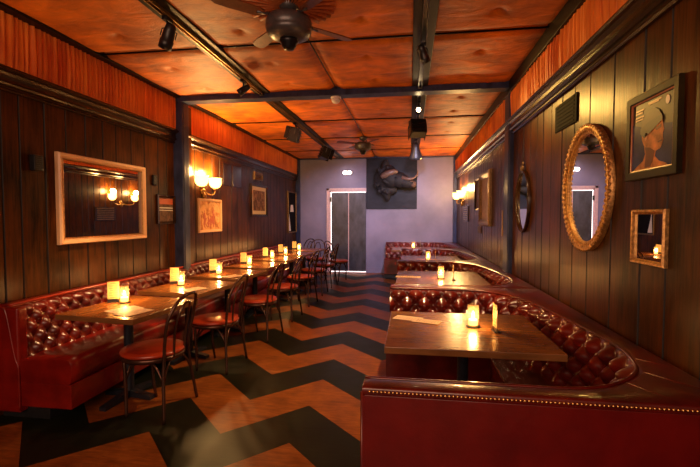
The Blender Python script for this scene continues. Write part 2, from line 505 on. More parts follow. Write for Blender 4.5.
# ------------------------------------------------------------------ back wall: door, lamp, panel
d = box('door_1', -2.10, -1.16, YB - .012, YB + .01, .02, 2.155, 'doorsteel')
struct(d, 'weathered steel double door in the back wall')
bm = bmesh.new(); bx(bm, -2.10, -1.632, YB - .04, YB - .012, .03, 2.15, 0, .004); obj('door_panel', bm, 'doorsteel', d)
bm = bmesh.new(); bx(bm, -1.612, -1.16, YB - .04, YB - .012, .03, 2.15, 0, .004); obj('door_panel', bm, 'doorsteel', d)
bm = bmesh.new(); bx(bm, -1.632, -1.612, YB - .046, YB - .012, .03, 2.15); obj('door_seam_strip', bm, 'doortrim', d)  # pale strip in place of light leaking between the panels
bm = bmesh.new()
bx(bm, -2.22, -2.14, YB - .05, YB, 0, 2.26, 0, .006); bx(bm, -2.14, -2.10, YB - .035, YB, 0, 2.19, 0, .003)
bx(bm, -2.22, -1.15, YB - .05, YB, 2.20, 2.26, 0, .006); bx(bm, -2.14, -1.15, YB - .035, YB, 2.155, 2.20, 0, .003)
obj('door_frame', bm, 'doortrim', d)
bm = bmesh.new(); bx(bm, -2.14, -1.15, YB - .06, YB, 0, .025, 0, .004); obj('threshold', bm, 'doortrim', d)
bm = bmesh.new()
for z in (.4, 1.9): bx(bm, -2.13, -2.09, YB - .06, YB - .04, z, z + .12, 0, .003)
obj('hinge', bm, 'blackmetal', d)
M_['gap_light'] = simple('light_through_gap', (1, .95, .92), .5, emis=(1, .86, .82), es=1.3)
bm = bmesh.new(); bx(bm, -2.10, -2.088, YB - .043, YB - .03, .03, 2.15); bx(bm, -2.10, -1.16, YB - .043, YB - .03, .026, .040); bx(bm, -2.10, -1.16, YB - .043, YB - .03, 2.142, 2.154)
obj('light_gap', bm, 'gap_light', d)  # glowing strips stand in for light leaking round the door

t = thing('wall_emergency_light', 'white oval emergency light glowing above the steel door', 'light', (-1.655, YB, 2.665))
bm = bmesh.new(); lathe(bm, [(.115, 0), (.125, -.02), (.12, -.045), (.10, -.055)], seg=28, axis='Y', cap=True)
bmesh.ops.scale(bm, vec=(1.18, 1, .52), verts=bm.verts); obj('housing', bm, 'white', t)
for s in (-1, 1):
    bm = bmesh.new(); lathe(bm, [(.030, -.05), (.045, -.065), (.045, -.085), (.02, -.094)], (s * .068, 0, 0), 18, 'Y'); obj('lamp_lens', bm, 'lampglass', t)
M_['exit_glow'] = simple('white_glow', (1, .95, .95), .4, emis=(1, .88, .9), es=5)
t.children[-1].data.materials[0] = M_['exit_glow']; t.children[-2].data.materials[0] = M_['exit_glow']

o = box('mounting_panel', -1.15, .175, YB - .03, YB, 1.70, 3.03, 'slate', bev=.004)
tag(o, 'dark slate square panel behind the buffalo head', 'panel')

# buffalo head mount, looking to the right
def ell(bm, c, r, rot=(0, 0, 0), sub=3):
    m = Matrix.Translation(Vector(c)) @ Matrix.Rotation(rot[2], 4, 'Z') @ Matrix.Rotation(rot[1], 4, 'Y') @ Matrix.Rotation(rot[0], 4, 'X') @ Matrix.Diagonal((*r, 1))
    bmesh.ops.create_icosphere(bm, subdivisions=sub, radius=1, matrix=m)
def voxel(o, size, smooth=2):
    m = o.modifiers.new('remesh', 'REMESH'); m.mode = 'VOXEL'; m.voxel_size = size; m.use_smooth_shade = True
    if smooth:
        s = o.modifiers.new('smooth', 'SMOOTH'); s.iterations = smooth * 2; s.factor = .6
    return o
head = thing('buffalo_head', 'shaggy black buffalo head mounted on slate panel, facing right', 'animal head', (-.62, YB + .004, 2.40))
bm = bmesh.new()
ell(bm, (-.02, -.18, .03), (.30, .15, .36)); ell(bm, (.02, -.25, .05), (.27, .2, .29))
ell(bm, (.14, -.36, .08), (.26, .2, .25)); ell(bm, (.34, -.40, .03), (.24, .16, .2), (0, .25, 0))
ell(bm, (.50, -.42, -.03), (.20, .13, .15), (0, .25, 0)); ell(bm, (.62, -.42, -.07), (.12, .115, .125))
ell(bm, (.02, -.25, -.30), (.10, .09, .20), (0, -.2, 0)); ell(bm, (.10, -.25, -.22), (.2, .12, .12))
ell(bm, (-.02, -.25, .38), (.10, .09, .20), (0, .1, 0)); ell(bm, (.08, -.26, .32), (.16, .12, .1))
for k in range(90):
    a = rnd.uniform(0, 2 * PI); rr = rnd.uniform(.75, 1)
    ell(bm, (.0 + .29 * rr * math.cos(a), -.16 - rnd.uniform(0, .22), .04 + .36 * rr * math.sin(a)), (.045, .05, .06), sub=1)
voxel(obj('buffalo_body', bm, 'fur', head, True), .018, 1)
bm = bmesh.new(); ell(bm, (.70, -.43, -.09), (.075, .09, .085)); ell(bm, (.64, -.49, -.02), (.05, .05, .03)); ell(bm, (.68, -.50, -.13), (.05, .045, .03))
voxel(obj('muzzle', bm, 'fur_brown', head, True), .012, 1)
bm = bmesh.new()
pts, _ = cr([(-.10, -.50, .10), (.05, -.56, .17), (.20, -.56, .22), (.30, -.52, .22)], 14)
tube(bm, pts, [.05, .065, .075, .078, .078, .078, .076, .073, .07, .067, .063, .058, .05, .04], 12)
obj('horn', bm, 'horn', head, True)
bm = bmesh.new()
pts, _ = cr([(.42, -.50, .08), (.56, -.56, .04), (.70, -.56, .06), (.79, -.53, .15), (.80, -.5, .25)], 16)
tube(bm, pts, [.05 - .0029 * i for i in range(16)], 10)
obj('horn', bm, 'horn', head, True)
bm = bmesh.new(); ell(bm, (.26, -.565, .07), (.022, .022, .022), sub=2); obj('eye', bm, 'blackmetal', head, True)
bm = bmesh.new(); ell(bm, (.02, -.50, -.02), (.11, .03, .05), (0, .5, 0), 2); obj('ear', bm, 'fur', head, True)

# ------------------------------------------------------------------ fans
def fan(cx, cy, label, rosette, ang):
    t = thing('ceiling_fan', label, 'fan', (cx, cy, ZC), 0, None)
    if rosette:
        bm = bmesh.new(); n = 150; V = []
        for j, rr in enumerate((.05, .14, .24, .34, .37)):
            row = []
            for k in range(n):
                a = 2 * PI * k / n
                am = (.006 + .012 * rr / .34) if rr < .36 else .004
                z = -.05 - am * math.sin(k * 2 * PI * 30 / n) - (.02 * (1 - rr / .37)) + (.045 if rr > .36 else 0)
                row.append(bm.verts.new((rr * math.cos(a), rr * math.sin(a), z)))
            V.append(row)
        for a, b in zip(V, V[1:]):
            for k in range(n): bm.faces.new((a[k], a[(k + 1) % n], b[(k + 1) % n], b[k])).smooth = True
        obj('rosette', bm, 'rosette', t)
    bm = bmesh.new(); lathe(bm, [(.03, -.02), (.075, -.03), (.078, -.06), (.06, -.09), (.03, -.105), (.016, -.11), (.016, -.14)]); obj('canopy', bm, 'grey', t)
    bm = bmesh.new(); lathe(bm, [(.03, -.125), (.11, -.135), (.155, -.155), (.168, -.185), (.168, -.225), (.160, -.235), (.165, -.245), (.15, -.275), (.10, -.30), (.07, -.305)], seg=36); obj('motor_housing', bm, 'grey', t)
    bm = bmesh.new(); lathe(bm, [(.065, -.30), (.068, -.325), (.055, -.335), (.052, -.355), (.04, -.365), (.038, -.375), (.012, -.38)], seg=24); obj('switch_cup', bm, 'blackmetal', t)
    for k in range(4):
        a = ang + k * PI / 2
        bm = bmesh.new()
        m = Matrix.Rotation(a, 4, 'Z') @ Matrix.Rotation(R(11), 4, 'X')
        L = [(.20, .03), (.24, .042), (.45, .052), (.53, .048), (.56, .03)]
        up = [bm.verts.new(m @ Vector((x, w, .004)) + Vector((0, 0, -.17))) for x, w in L] + [bm.verts.new(m @ Vector((x, -w, .004)) + Vector((0, 0, -.17))) for x, w in reversed(L)]
        f = bm.faces.new(up); r_ = bmesh.ops.extrude_face_region(bm, geom=[f])
        bmesh.ops.translate(bm, vec=(0, 0, -.008), verts=[g for g in r_['geom'] if isinstance(g, bmesh.types.BMVert)])
        b_ = obj('blade', bm, 'fan_blade', t)
        bm = bmesh.new(); tube(bm, [(math.cos(a) * .12, math.sin(a) * .12, -.16), (math.cos(a) * .25, math.sin(a) * .25, -.172)], .012, 6); obj('blade_arm', bm, 'grey', b_)
M_['fan_blade'] = wood('fan_blade_wood', (.10, .025, .008), (.24, .06, .016), .45)
fan(-.886, 3.0, 'dark grey ceiling fan under the gathered fabric rosette, nearest the camera', True, R(45))
fan(-.926, 8.2, 'small dark ceiling fan farther back, before the buffalo head', False, R(35))
# smoke detector
t = thing('smoke_detector', 'small white smoke detector under the blue-grey cross beam', 'smoke detector', (-.92, 5.135, 2.985))
bm = bmesh.new(); lathe(bm, [(.062, 0), (.066, -.012), (.058, -.022)]); obj('base', bm, 'white', t)
bm = bmesh.new(); lathe(bm, [(.054, -.022), (.052, -.055), (.035, -.075), (.01, -.078)]); obj('sensor_dome', bm, 'white', t)

# ------------------------------------------------------------------ track lighting
def track(x, y0, y1, label, segs):
    t = thing('light_track', label, 'light track', (x, (y0 + y1) / 2, 3.04))
    for a, b in segs:
        bm = bmesh.new(); a -= (y0 + y1) / 2; b -= (y0 + y1) / 2
        for s in (-1, 1): bx(bm, s * .018 - .004, s * .018 + .004, a, b, -.032, 0, 0, .001, 1)
        bx(bm, -.018, .018, a, b, -.008, 0)
        obj('rail', bm, 'brass' if x < -1 else 'blackmetal', t)
        bm = bmesh.new(); bx(bm, -.026, .026, b - .05, b, -.036, 0, 0, .003); obj('end_cap', bm, 'blackmetal', t)
track(-1.83, -1.2, 10.5, 'long brass-edged lighting track on the beam above left tables', [(-1.2, 5.02), (5.26, 10.5)])
track(.108, -1.2, 10.5, 'long black lighting track on the centre ceiling beam', [(-1.2, 5.02), (5.26, 10.5)])

def spot_head(x, y, z, yaw, pitch, label, r=.042, L=.13, lit=None, mat='black'):
    """cylindrical spotlight: yaw about Z from +Y, pitch down from horizontal"""
    t = thing('track_spotlight', label, 'spotlight', (x, y, 3.008), 0, 'cylindrical spotlights on the tracks')
    zz = z - 3.008
    bm = bmesh.new(); bx(bm, -.02, .02, -.045, .045, -.03, .0, 0, .004); tube(bm, [(0, 0, -.02), (0, 0, zz + .03)], .009, 8); obj('stem', bm, 'blackmetal', t)
    m = Matrix.Translation((0, 0, zz)) @ Matrix.Rotation(yaw, 4, 'Z') @ Matrix.Rotation(-PI / 2 - pitch, 4, 'X')
    bm = bmesh.new(); lathe(bm, [(.012, -L * .62), (r * .7, -L * .58), (r * .85, -L * .3), (r * .9, L * .1), (r, L * .12), (r, L * .5), (r * .88, L * .5), (r * .82, L * .36)], seg=20, mat4=m); obj('lamp_head', bm, mat, t)
    bm = bmesh.new()
    pts = [m @ Vector(p) for p in ((-r - .008, 0, 0), (-r - .008, -.0, -.05), (0, 0, -.08), (r + .008, 0, -.05), (r + .008, 0, 0))]
    tube(bm, pts, .005, 6); obj('yoke', bm, 'blackmetal', t)
    bm = bmesh.new(); lathe(bm, [(r * .78, L * .37), (r * .5, L * .40), (.004, L * .41)], seg=18, mat4=m, cap=True); obj('lens', bm, 'bulb' if lit else 'grey', t)
    return t
spot_head(-1.83, 2.98, 2.86, R(60), R(55), 'black cylinder spotlight hanging from left track, nearest the camera', .05, .17)
spot_head(-1.83, 4.43, 2.90, R(100), R(35), 'black spotlight on left track just before the cross beam', .04, .13)
spot_head(.108, 3.75, 2.92, R(-30), R(48), 'black spotlight on the centre ceiling track before the cross beam', .04, .14)
spot_head(.108, 5.57, 2.90, R(170), R(15), 'small lit spotlight on centre track just behind the cross beam', .034, .10, True, 'grey')

def flood(x, y, z, yaw, pitch, label, s=.115):
    t = thing('track_floodlight', label, 'floodlight', (x, y, 3.008), 0, 'boxy floodlights on the tracks')
    zz = z - 3.008
    bm = bmesh.new(); bx(bm, -.025, .025, -.05, .05, -.03, 0, 0, .002); tube(bm, [(0, 0, -.02), (0, 0, zz + s * .8)], .011, 8); obj('stem', bm, 'blackmetal', t)
    m = Matrix.Translation((0, 0, zz)) @ Matrix.Rotation(yaw, 4, 'Z') @ Matrix.Rotation(-pitch, 4, 'X')
    bm = bmesh.new(); bx(bm, -s, s, -s * .55, s * .85, -s, s, 0, .012)
    for k in range(4): bx(bm, -s * .8, s * .8, -s * .75, -s * .5, -s * .8 + k * s * .45, -s * .7 + k * s * .45)
    bmesh.ops.transform(bm, matrix=m, verts=bm.verts); obj('lamp_body', bm, 'black', t)
    bm = bmesh.new()
    for sx in (-1, 1): bx(bm, sx * s - (.006 if sx < 0 else 0), sx * s + (.006 if sx > 0 else 0), s * .85, s * 1.5, -s * .9, s * .9)
    bx(bm, -s, s, s * .85, s * 1.5, s * .95, s * .98)
    bmesh.ops.transform(bm, matrix=m, verts=bm.verts); obj('barn_door', bm, 'blackmetal', t)
    bm = bmesh.new()
    pts = [m @ Vector(p) for p in ((-s - .012, 0, 0), (-s - .012, 0, s * .9), (-s * .6, 0, s * 1.25), (s * .6, 0, s * 1.25), (s + .012, 0, s * .9), (s + .012, 0, 0))]
    tube(bm, pts, .008, 6); obj('bracket', bm, 'grey', t)
    bm = bmesh.new(); bx(bm, -s * .85, s * .85, s * .84, s * .88, -s * .85, s * .85); bmesh.ops.transform(bm, matrix=m, verts=bm.verts); obj('lens', bm, 'mat_white', t)
    return t
flood(-1.83, 6.55, 2.81, R(95), R(-15), 'boxy black floodlight on left track behind the cross beam', .105)
flood(-1.83, 8.75, 2.86, R(-60), R(20), 'boxy black floodlight at far end of the left track', .12)
flood(.108, 6.2, 2.80, R(10), R(25), 'boxy black floodlight on centre track, nearer of the two', .115)
# cone flood at the far end of the centre track
t = thing('track_cone_floodlight', 'grey cone shaped floodlight on centre track before the buffalo head', 'floodlight', (.108, 8.3, 3.008))
bm = bmesh.new(); bx(bm, -.025, .025, -.05, .05, -.03, 0, 0, .002); tube(bm, [(0, 0, -.02), (0, 0, -.12)], .012, 8); obj('stem', bm, 'blackmetal', t)
m = Matrix.Translation((0, 0, -.1)) @ Matrix.Rotation(R(-155), 4, 'X')
bm = bmesh.new(); lathe(bm, [(.02, -.03), (.055, -.02), (.065, .06), (.12, .22), (.13, .27), (.115, .265), (.1, .22)], seg=22, mat4=m); obj('lamp_body', bm, 'grey', t)
bm = bmesh.new(); lathe(bm, [(.10, .225), (.05, .235), (.004, .24)], seg=20, mat4=m); obj('lens', bm, 'mat_white', t)

# ------------------------------------------------------------------ pictures and mirrors
def frame_rect(bm, w, h, fw, prof, mi=0):
    """picture frame in the YZ plane centred at origin, wall at x=0, prof: list (inset 0..1, height x) from outer edge to inner edge"""
    rings = []
    for u, x in prof:
        a, b = w / 2 - fw * u, h / 2 - fw * u
        rings.append([bm.verts.new((x, sy * a, sz * b)) for sy, sz in ((-1, -1), (1, -1), (1, 1), (-1, 1))])
    for r0, r1 in zip(rings, rings[1:]):
        for k in range(4): bm.faces.new((r0[k], r0[(k + 1) % 4], r1[(k + 1) % 4], r1[k])).material_index = mi
WALLG = {'L': (XL, 1), 'R': (XR, -1)}
def wall_thing(name, label, cat, side, y, z, group=None):
    X, s = WALLG[side]
    t = thing(name, label, cat, (X, y, z), 0 if s > 0 else PI, group)   # local +x points into the room
    return t
def rect_plate(bm, w, h, x0, x1, cy=0, cz=0):
    bx(bm, x0, x1, cy - w / 2, cy + w / 2, cz - h / 2, cz + h / 2)
P_FRAME = [(0, 0), (0, .022), (.15, .032), (.5, .030), (.8, .020), (.82, .024), (1, .018), (1, .006)]
def picture(name, label, cat, side, y0, y1, z0, z1, fw, fmat, inner, matw=0, depth=1.0, tilt=0):
    t = wall_thing(name, label, cat, side, (y0 + y1) / 2, (z0 + z1) / 2)
    w, h = abs(y1 - y0), z1 - z0
    bm = bmesh.new(); frame_rect(bm, w, h, fw, [(u, x * depth) for u, x in P_FRAME]); obj('frame', bm, fmat, t)
    bm = bmesh.new(); rect_plate(bm, w - 2 * fw + .004, h - 2 * fw + .004, .001, .008)
    obj('mirror_glass' if inner == 'mirror' else 'picture_mat' if matw else 'print', bm, 'mat_white' if matw else inner, t)
    if matw:
        bm = bmesh.new(); rect_plate(bm, w - 2 * fw - 2 * matw, h - 2 * fw - 2 * matw, .007, .0105); obj('print', bm, inner, t)
    return t
# left wall
t = picture('wall_mirror', 'large wide wall mirror in a cream wooden frame on left wall', 'mirror', 'L', 3.213, 4.405, 1.253, 2.064, .052, 'cream_frame', 'mirror', depth=1.5)
t.rotation_euler.y = 0
bm = bmesh.new()
frame_rect(bm, 1.192 - .094, .811 - .094, .012, [(0, .028), (.5, .036), (1, .028)]); obj('beaded_edge', bm, 'gold', t)
def wall_box(name, label, cat, side, y0, y1, z0, z1, dep, mat, grill=None):
    t = wall_thing(name, label, cat, side, (y0 + y1) / 2, (z0 + z1) / 2)
    w, h = y1 - y0, z1 - z0
    bm = bmesh.new(); bx(bm, 0, dep, -w / 2, w / 2, -h / 2, h / 2, 0, min(.006, w * .1)); obj('housing', bm, mat, t)
    if grill:
        bm = bmesh.new(); n = 7
        for k in range(n):
            z = -h * .4 + h * .8 * k / (n - 1)
            bx(bm, dep, dep + .004, -w * .4, w * .4, z - h * .03, z + h * .03)
        obj('grille', bm, grill, t)
    return t
wall_box('wall_speaker', 'small black wall box left of the large cream mirror', 'speaker', 'L', 2.97, 3.05, 1.875, 2.003, .05, 'black', 'blackmetal')
wall_box('wall_control', 'small black wall control right of the large cream mirror', 'wall control', 'L', 4.575, 4.65, 1.875, 2.0, .03, 'black', 'blackmetal')
t = picture('framed_notice', 'dark framed picture with red band between the large mirror and blue-grey post', 'picture', 'L', 4.66, 5.03, 1.41, 1.77, .03, 'mould', 'print_dark')
bm = bmesh.new(); rect_plate(bm, .30, .07, .008, .011, 0, .10); obj('red_band', bm, 'ink_red', t)
bm = bmesh.new(); rect_plate(bm, .30, .012, .008, .0115, 0, .02); rect_plate(bm, .30, .008, .008, .0115, 0, -.01); obj('text_rule', bm, 'white_print', t)
t = picture('framed_print', 'warm coloured framed print of red figures under the left sconce', 'picture', 'L', 5.65, 6.377, 1.262, 1.77, .04, 'cream_frame', 'print_warm')
r = random.Random(4)
pt = [c for c in t.children if c.name.startswith('print')][0]
for cy, hh in ((-.17, .22), (.10, .26), (.02, .16), (-.05, .14)):
    z0 = -.16; bm = bmesh.new()
    for k in range(7):
        f = k / 6; w = .07 * math.sin(PI * (.15 + .8 * f)) * r.uniform(.7, 1.2)
        rect_plate(bm, w, hh / 7 * 1.1, .008, .0095 + .0002 * k, cy + r.uniform(-.015, .015), z0 + hh * f)
    obj('painted_figure', bm, 'ink_red', pt)

picture('framed_print', 'sepia group print with white mat in dark frame below small square plaque', 'picture', 'L', 7.67, 8.56, 1.50, 2.145, .045, 'mould', 'print_sepia', .075)
t = picture('square_plaque', 'small square orange-brown plaque above the sepia group print', 'plaque', 'L', 7.85, 8.30, 2.235, 2.395, .05, 'gilt_dark', 'print_dark')
for (a, b, l) in ((6.48, 6.80, 'dark flush wall grille right of the left sconce'), (6.86, 7.22, 'dark flush wall grille farther from the left sconce')):
    wall_box('wall_grille', l, 'vent', 'L', a, b, 2.02, 2.39, .008, 'mould')
# dark alcove mirror near the back left corner, its reflection built as flat shapes
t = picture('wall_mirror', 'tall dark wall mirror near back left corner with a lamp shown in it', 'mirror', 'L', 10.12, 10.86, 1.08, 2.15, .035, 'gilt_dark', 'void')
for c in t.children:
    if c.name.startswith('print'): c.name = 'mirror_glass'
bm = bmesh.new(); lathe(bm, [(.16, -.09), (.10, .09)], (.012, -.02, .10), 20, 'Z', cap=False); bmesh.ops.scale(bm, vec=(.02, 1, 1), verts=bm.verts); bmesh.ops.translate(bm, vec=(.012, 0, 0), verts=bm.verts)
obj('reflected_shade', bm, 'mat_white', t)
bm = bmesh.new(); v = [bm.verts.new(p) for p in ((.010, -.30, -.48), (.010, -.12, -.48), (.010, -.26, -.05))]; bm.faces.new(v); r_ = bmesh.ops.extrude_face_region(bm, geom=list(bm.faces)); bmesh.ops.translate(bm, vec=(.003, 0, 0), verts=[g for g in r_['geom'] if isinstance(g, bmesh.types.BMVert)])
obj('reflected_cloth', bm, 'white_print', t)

# right wall: oval mirrors
def oval(name, label, cat, side, y, z, ry, rz_, fw, fmat, beads, depth=.05):
    t = wall_thing(name, label, cat, side, y, z)
    n = 96; bm = bmesh.new(); rings = []
    for u, x in ((0, 0), (0, depth * .5), (.12, depth * .8), (.3, depth), (.55, depth * .8), (.7, depth * .55), (.85, depth * .62), (1, depth * .4), (1, .004)):
        rings.append([bm.verts.new((x, (ry - fw * u) * math.cos(2 * PI * k / n), (rz_ - fw * u) * math.sin(2 * PI * k / n))) for k in range(n)])
    for a, b in zip(rings, rings[1:]):
        for k in range(n): bm.faces.new((a[k], a[(k + 1) % n], b[(k + 1) % n], b[k])).smooth = True
    obj('frame', bm, fmat, t)
    if beads:
        bm = bmesh.new(); m = beads
        for k in range(m):
            a = 2 * PI * k / m
            ell(bm, (depth * .75, (ry - fw * .13) * math.cos(a), (rz_ - fw * .13) * math.sin(a)), (.012, .014, .014), sub=1)
        for k in range(m):
            a = 2 * PI * (k + .5) / m
            ell(bm, (depth * .8, (ry - fw * .5) * math.cos(a), (rz_ - fw * .5) * math.sin(a)), (.012, .012, .02), (0, 0, 0), 1)
        obj('carved_rim', bm, fmat, t, True)
    bm = bmesh.new(); bm.faces.new([bm.verts.new((.010, (ry - fw + .003) * math.cos(2 * PI * k / n), (rz_ - fw + .003) * math.sin(2 * PI * k / n))) for k in range(n)])
    r_ = bmesh.ops.extrude_face_region(bm, geom=list(bm.faces)); bmesh.ops.translate(bm, vec=(-.006, 0, 0), verts=[g for g in r_['geom'] if isinstance(g, bmesh.types.BMVert)])
    obj('mirror_glass', bm, 'mirror', t)
    return t
oval('oval_mirror', 'large oval mirror in carved gilt frame on right wall', 'mirror', 'R', 2.99, 1.69, .375, .422, .066, 'gold', 64, .04)
t = oval('oval_mirror', 'smaller oval mirror in thin dark frame beside the blue-grey post', 'mirror', 'R', 4.56, 1.66, .25, .325, .03, 'mould', 0, .035)
bm = bmesh.new(); ell(bm, (.025, 0, .345), (.02, .05, .035), sub=2); ell(bm, (.02, 0, .39), (.012, .025, .03), sub=2); obj('crest', bm, 'gilt_dark', t, True)

# portrait on the right wall
t = wall_thing('framed_portrait', 'large dark framed portrait of a head in profile on right wall', 'picture', 'R', 2.242, 1.908)
W, H = .445, .435
bm = bmesh.new(); frame_rect(bm, W, H, .042, [(0, 0), (0, .020), (.1, .023), (.85, .022), (1, .019), (1, .006)]); obj('frame', bm, 'beam_dark', t)
bm = bmesh.new(); frame_rect(bm, W - .080, H - .080, .008, [(0, .008), (0, .018), (1, .016), (1, .006)]); obj('inner_fillet', bm, 'por_edge', t)
bm = bmesh.new(); rect_plate(bm, W - .084, H - .084, .002, .010); pr = obj('print', bm, 'por_dark', t)
def poly(parent, name, pts, mat, x=.011, dx=.001):
    """pts in print coords: u 0..1 left to right as seen, v 0..1 bottom to top"""
    w, h = W - .098, H - .098
    bm = bmesh.new()
    # seen from the room on the right wall, local +y runs to the right of the picture
    f = bm.faces.new([bm.verts.new((x, (u - .5) * w, (v - .5) * h)) for u, v in pts])
    r_ = bmesh.ops.extrude_face_region(bm, geom=[f]); bmesh.ops.translate(bm, vec=(dx, 0, 0), verts=[g for g in r_['geom'] if isinstance(g, bmesh.types.BMVert)])
    return obj(name, bm, mat, parent)
poly(pr, 'blue_ground', [(0, 0), (1, 0), (1, .55), (.72, .6), (.3, .62), (0, .72)], 'por_blue')
hd = [(.30, .0), (.30, .10), (.36, .22), (.33, .34), (.27, .44), (.25, .60), (.29, .73), (.41, .82), (.56, .85), (.68, .79), (.755, .70), (.76, .62), (.80, .50), (.775, .46), (.775, .40), (.785, .36), (.76, .30), (.72, .25), (.62, .23), (.60, .16), (.70, .08), (.86, .03), (.9, 0)]
poly(pr, 'face', hd, 'por_skin', .012)
poly(pr, 'shoulder', [(.05, 0), (.12, .04), (.30, .12), (.36, .10), (.40, 0)], 'por_skin', .0122)
poly(pr, 'neck_shadow', [(.36, .02), (.38, .2), (.36, .32), (.48, .30), (.60, .235), (.56, .1), (.5, .02)], 'por_shade', .0132)
poly(pr, 'hair', [(.25, .60), (.28, .74), (.40, .83), (.56, .86), (.68, .80), (.74, .72), (.60, .70), (.42, .64), (.34, .58)], 'ink_dark', .0134)
poly(pr, 'head_band', [(.23, .54), (.24, .62), (.45, .68), (.76, .72), (.77, .64), (.50, .52), (.34, .46)], 'por_dark', .0146)
poly(pr, 'ear', [(.36, .42), (.35, .50), (.39, .54), (.43, .49), (.41, .42)], 'por_line', .0146)
poly(pr, 'brow_shadow', [(.60, .56), (.74, .59), (.74, .54), (.62, .52)], 'por_shade', .0136)
poly(pr, 'mouth', [(.67, .355), (.77, .37), (.77, .345), (.68, .335)], 'por_shade', .0136)
for i, (u0, u1, v) in enumerate(((.08, .30, .90), (.08, .26, .86), (.08, .30, .80), (.08, .28, .76), (.40, .72, .955), (.42, .66, .935))):
    poly(pr, 'text_line', [(u0, v - .012), (u1, v - .012), (u1, v + .012), (u0, v + .012)], 'por_line', .0115)
poly(pr, 'round_emblem', [(.86 + .045 * math.cos(k * PI / 8), .89 + .06 * math.sin(k * PI / 8)) for k in range(16)], 'white_print', .0115)

# small square mirror in gilt box frame
t = picture('square_mirror', 'small square mirror in a gilt box frame below the portrait', 'mirror', 'R', 2.10, 2.39, 1.26, 1.536, .024, 'gold', 'mirror', depth=.75)
picture('gold_framed_picture', 'pale picture in a wide gold frame right of the right sconce', 'picture', 'R', 6.3, 7.2, 1.355, 2.2, .10, 'gilt_dark', 'print_grey', depth=1.6)
picture('narrow_picture', 'narrow dark framed picture between the gold frame and sconce', 'picture', 'R', 7.3, 7.75, 1.60, 2.17, .04, 'mould', 'print_dark')
wall_box('wall_vent', 'dark louvred wall vent above the large oval mirror', 'vent', 'R', 3.19, 3.64, 2.18, 2.39, .010, 'void', 'void')
wall_box('light_switch', 'small pale light switch below the gold framed picture', 'switch', 'R', 7.15, 7.45, 1.22, 1.34, .012, 'print_dark', None)
wall_box('hanging_strip', 'thin bright vertical metal strip between gold frame and blue-grey post', 'metal strip', 'R', 5.54, 5.60, 1.25, 1.58, .012, 'brass', None)
wall_box('hanging_strip', 'short upper metal strip above the long bright strip near post', 'metal strip', 'R', 5.47, 5.53, 1.78, 2.05, .01, 'doorsteel', None)
wall_box('wall_plaque', 'narrow dark plaque hanging under the right sconce', 'plaque', 'R', 8.7, 9.4, 1.40, 1.73, .02, 'mould', 'gilt_dark')

# sconces
def sconce(side, y, z, label, power, gap=.21, col=(1, .55, .18)):
    t = wall_thing('wall_sconce', label, 'sconce', side, y, z)
    bm = bmesh.new(); lathe(bm, [(.05, 0), (.055, .012), (.03, .022), (.02, .05)], (0, 0, -.06), 20, 'X'); lathe(bm, [(.012, 0), (.03, .02), (.03, .05), (.01, .07)], (.03, 0, -.17), 14, 'Z'); obj('back_plate', bm, 'brass', t)
    for s in (-1, 1):
        bm = bmesh.new(); pts, _ = cr([(.02, 0, -.06), (.07, s * gap * .3, -.11), (.10, s * gap * .75, -.10), (.10, s * gap, -.03)], 12)
        tube(bm, pts, .010, 8); lathe(bm, [(.012, -.04), (.035, -.03), (.035, -.01), (.02, 0)], (.10, s * gap, 0), 16); a_ = obj('arm', bm, 'brass', t)
        bm = bmesh.new(); lathe(bm, [(.03, 0), (.062, .015), (.085, .05), (.095, .09), (.088, .125), (.10, .15), (.094, .15), (.08, .12)], (.10, s * gap, -.005), 24, cap=False); obj('lamp_shade', bm, 'lampglass', a_)
        X, sg = WALLG[side]
        l = bpy.data.lights.new('sconce_bulb', 'POINT'); l.energy = power; l.color = col; l.shadow_soft_size = .06
        lo = bpy.data.objects.new('sconce_bulb', l); C.objects.link(lo); lo.location = (X + sg * .13, y + sg * s * gap, z + .21)
sconce('L', 5.80, 1.94, 'twin shade brass wall sconce glowing orange on left wall', 28)
sconce('R', 9.6, 1.91, 'twin shade wall sconce glowing on right wall before back corner', 20, .42)

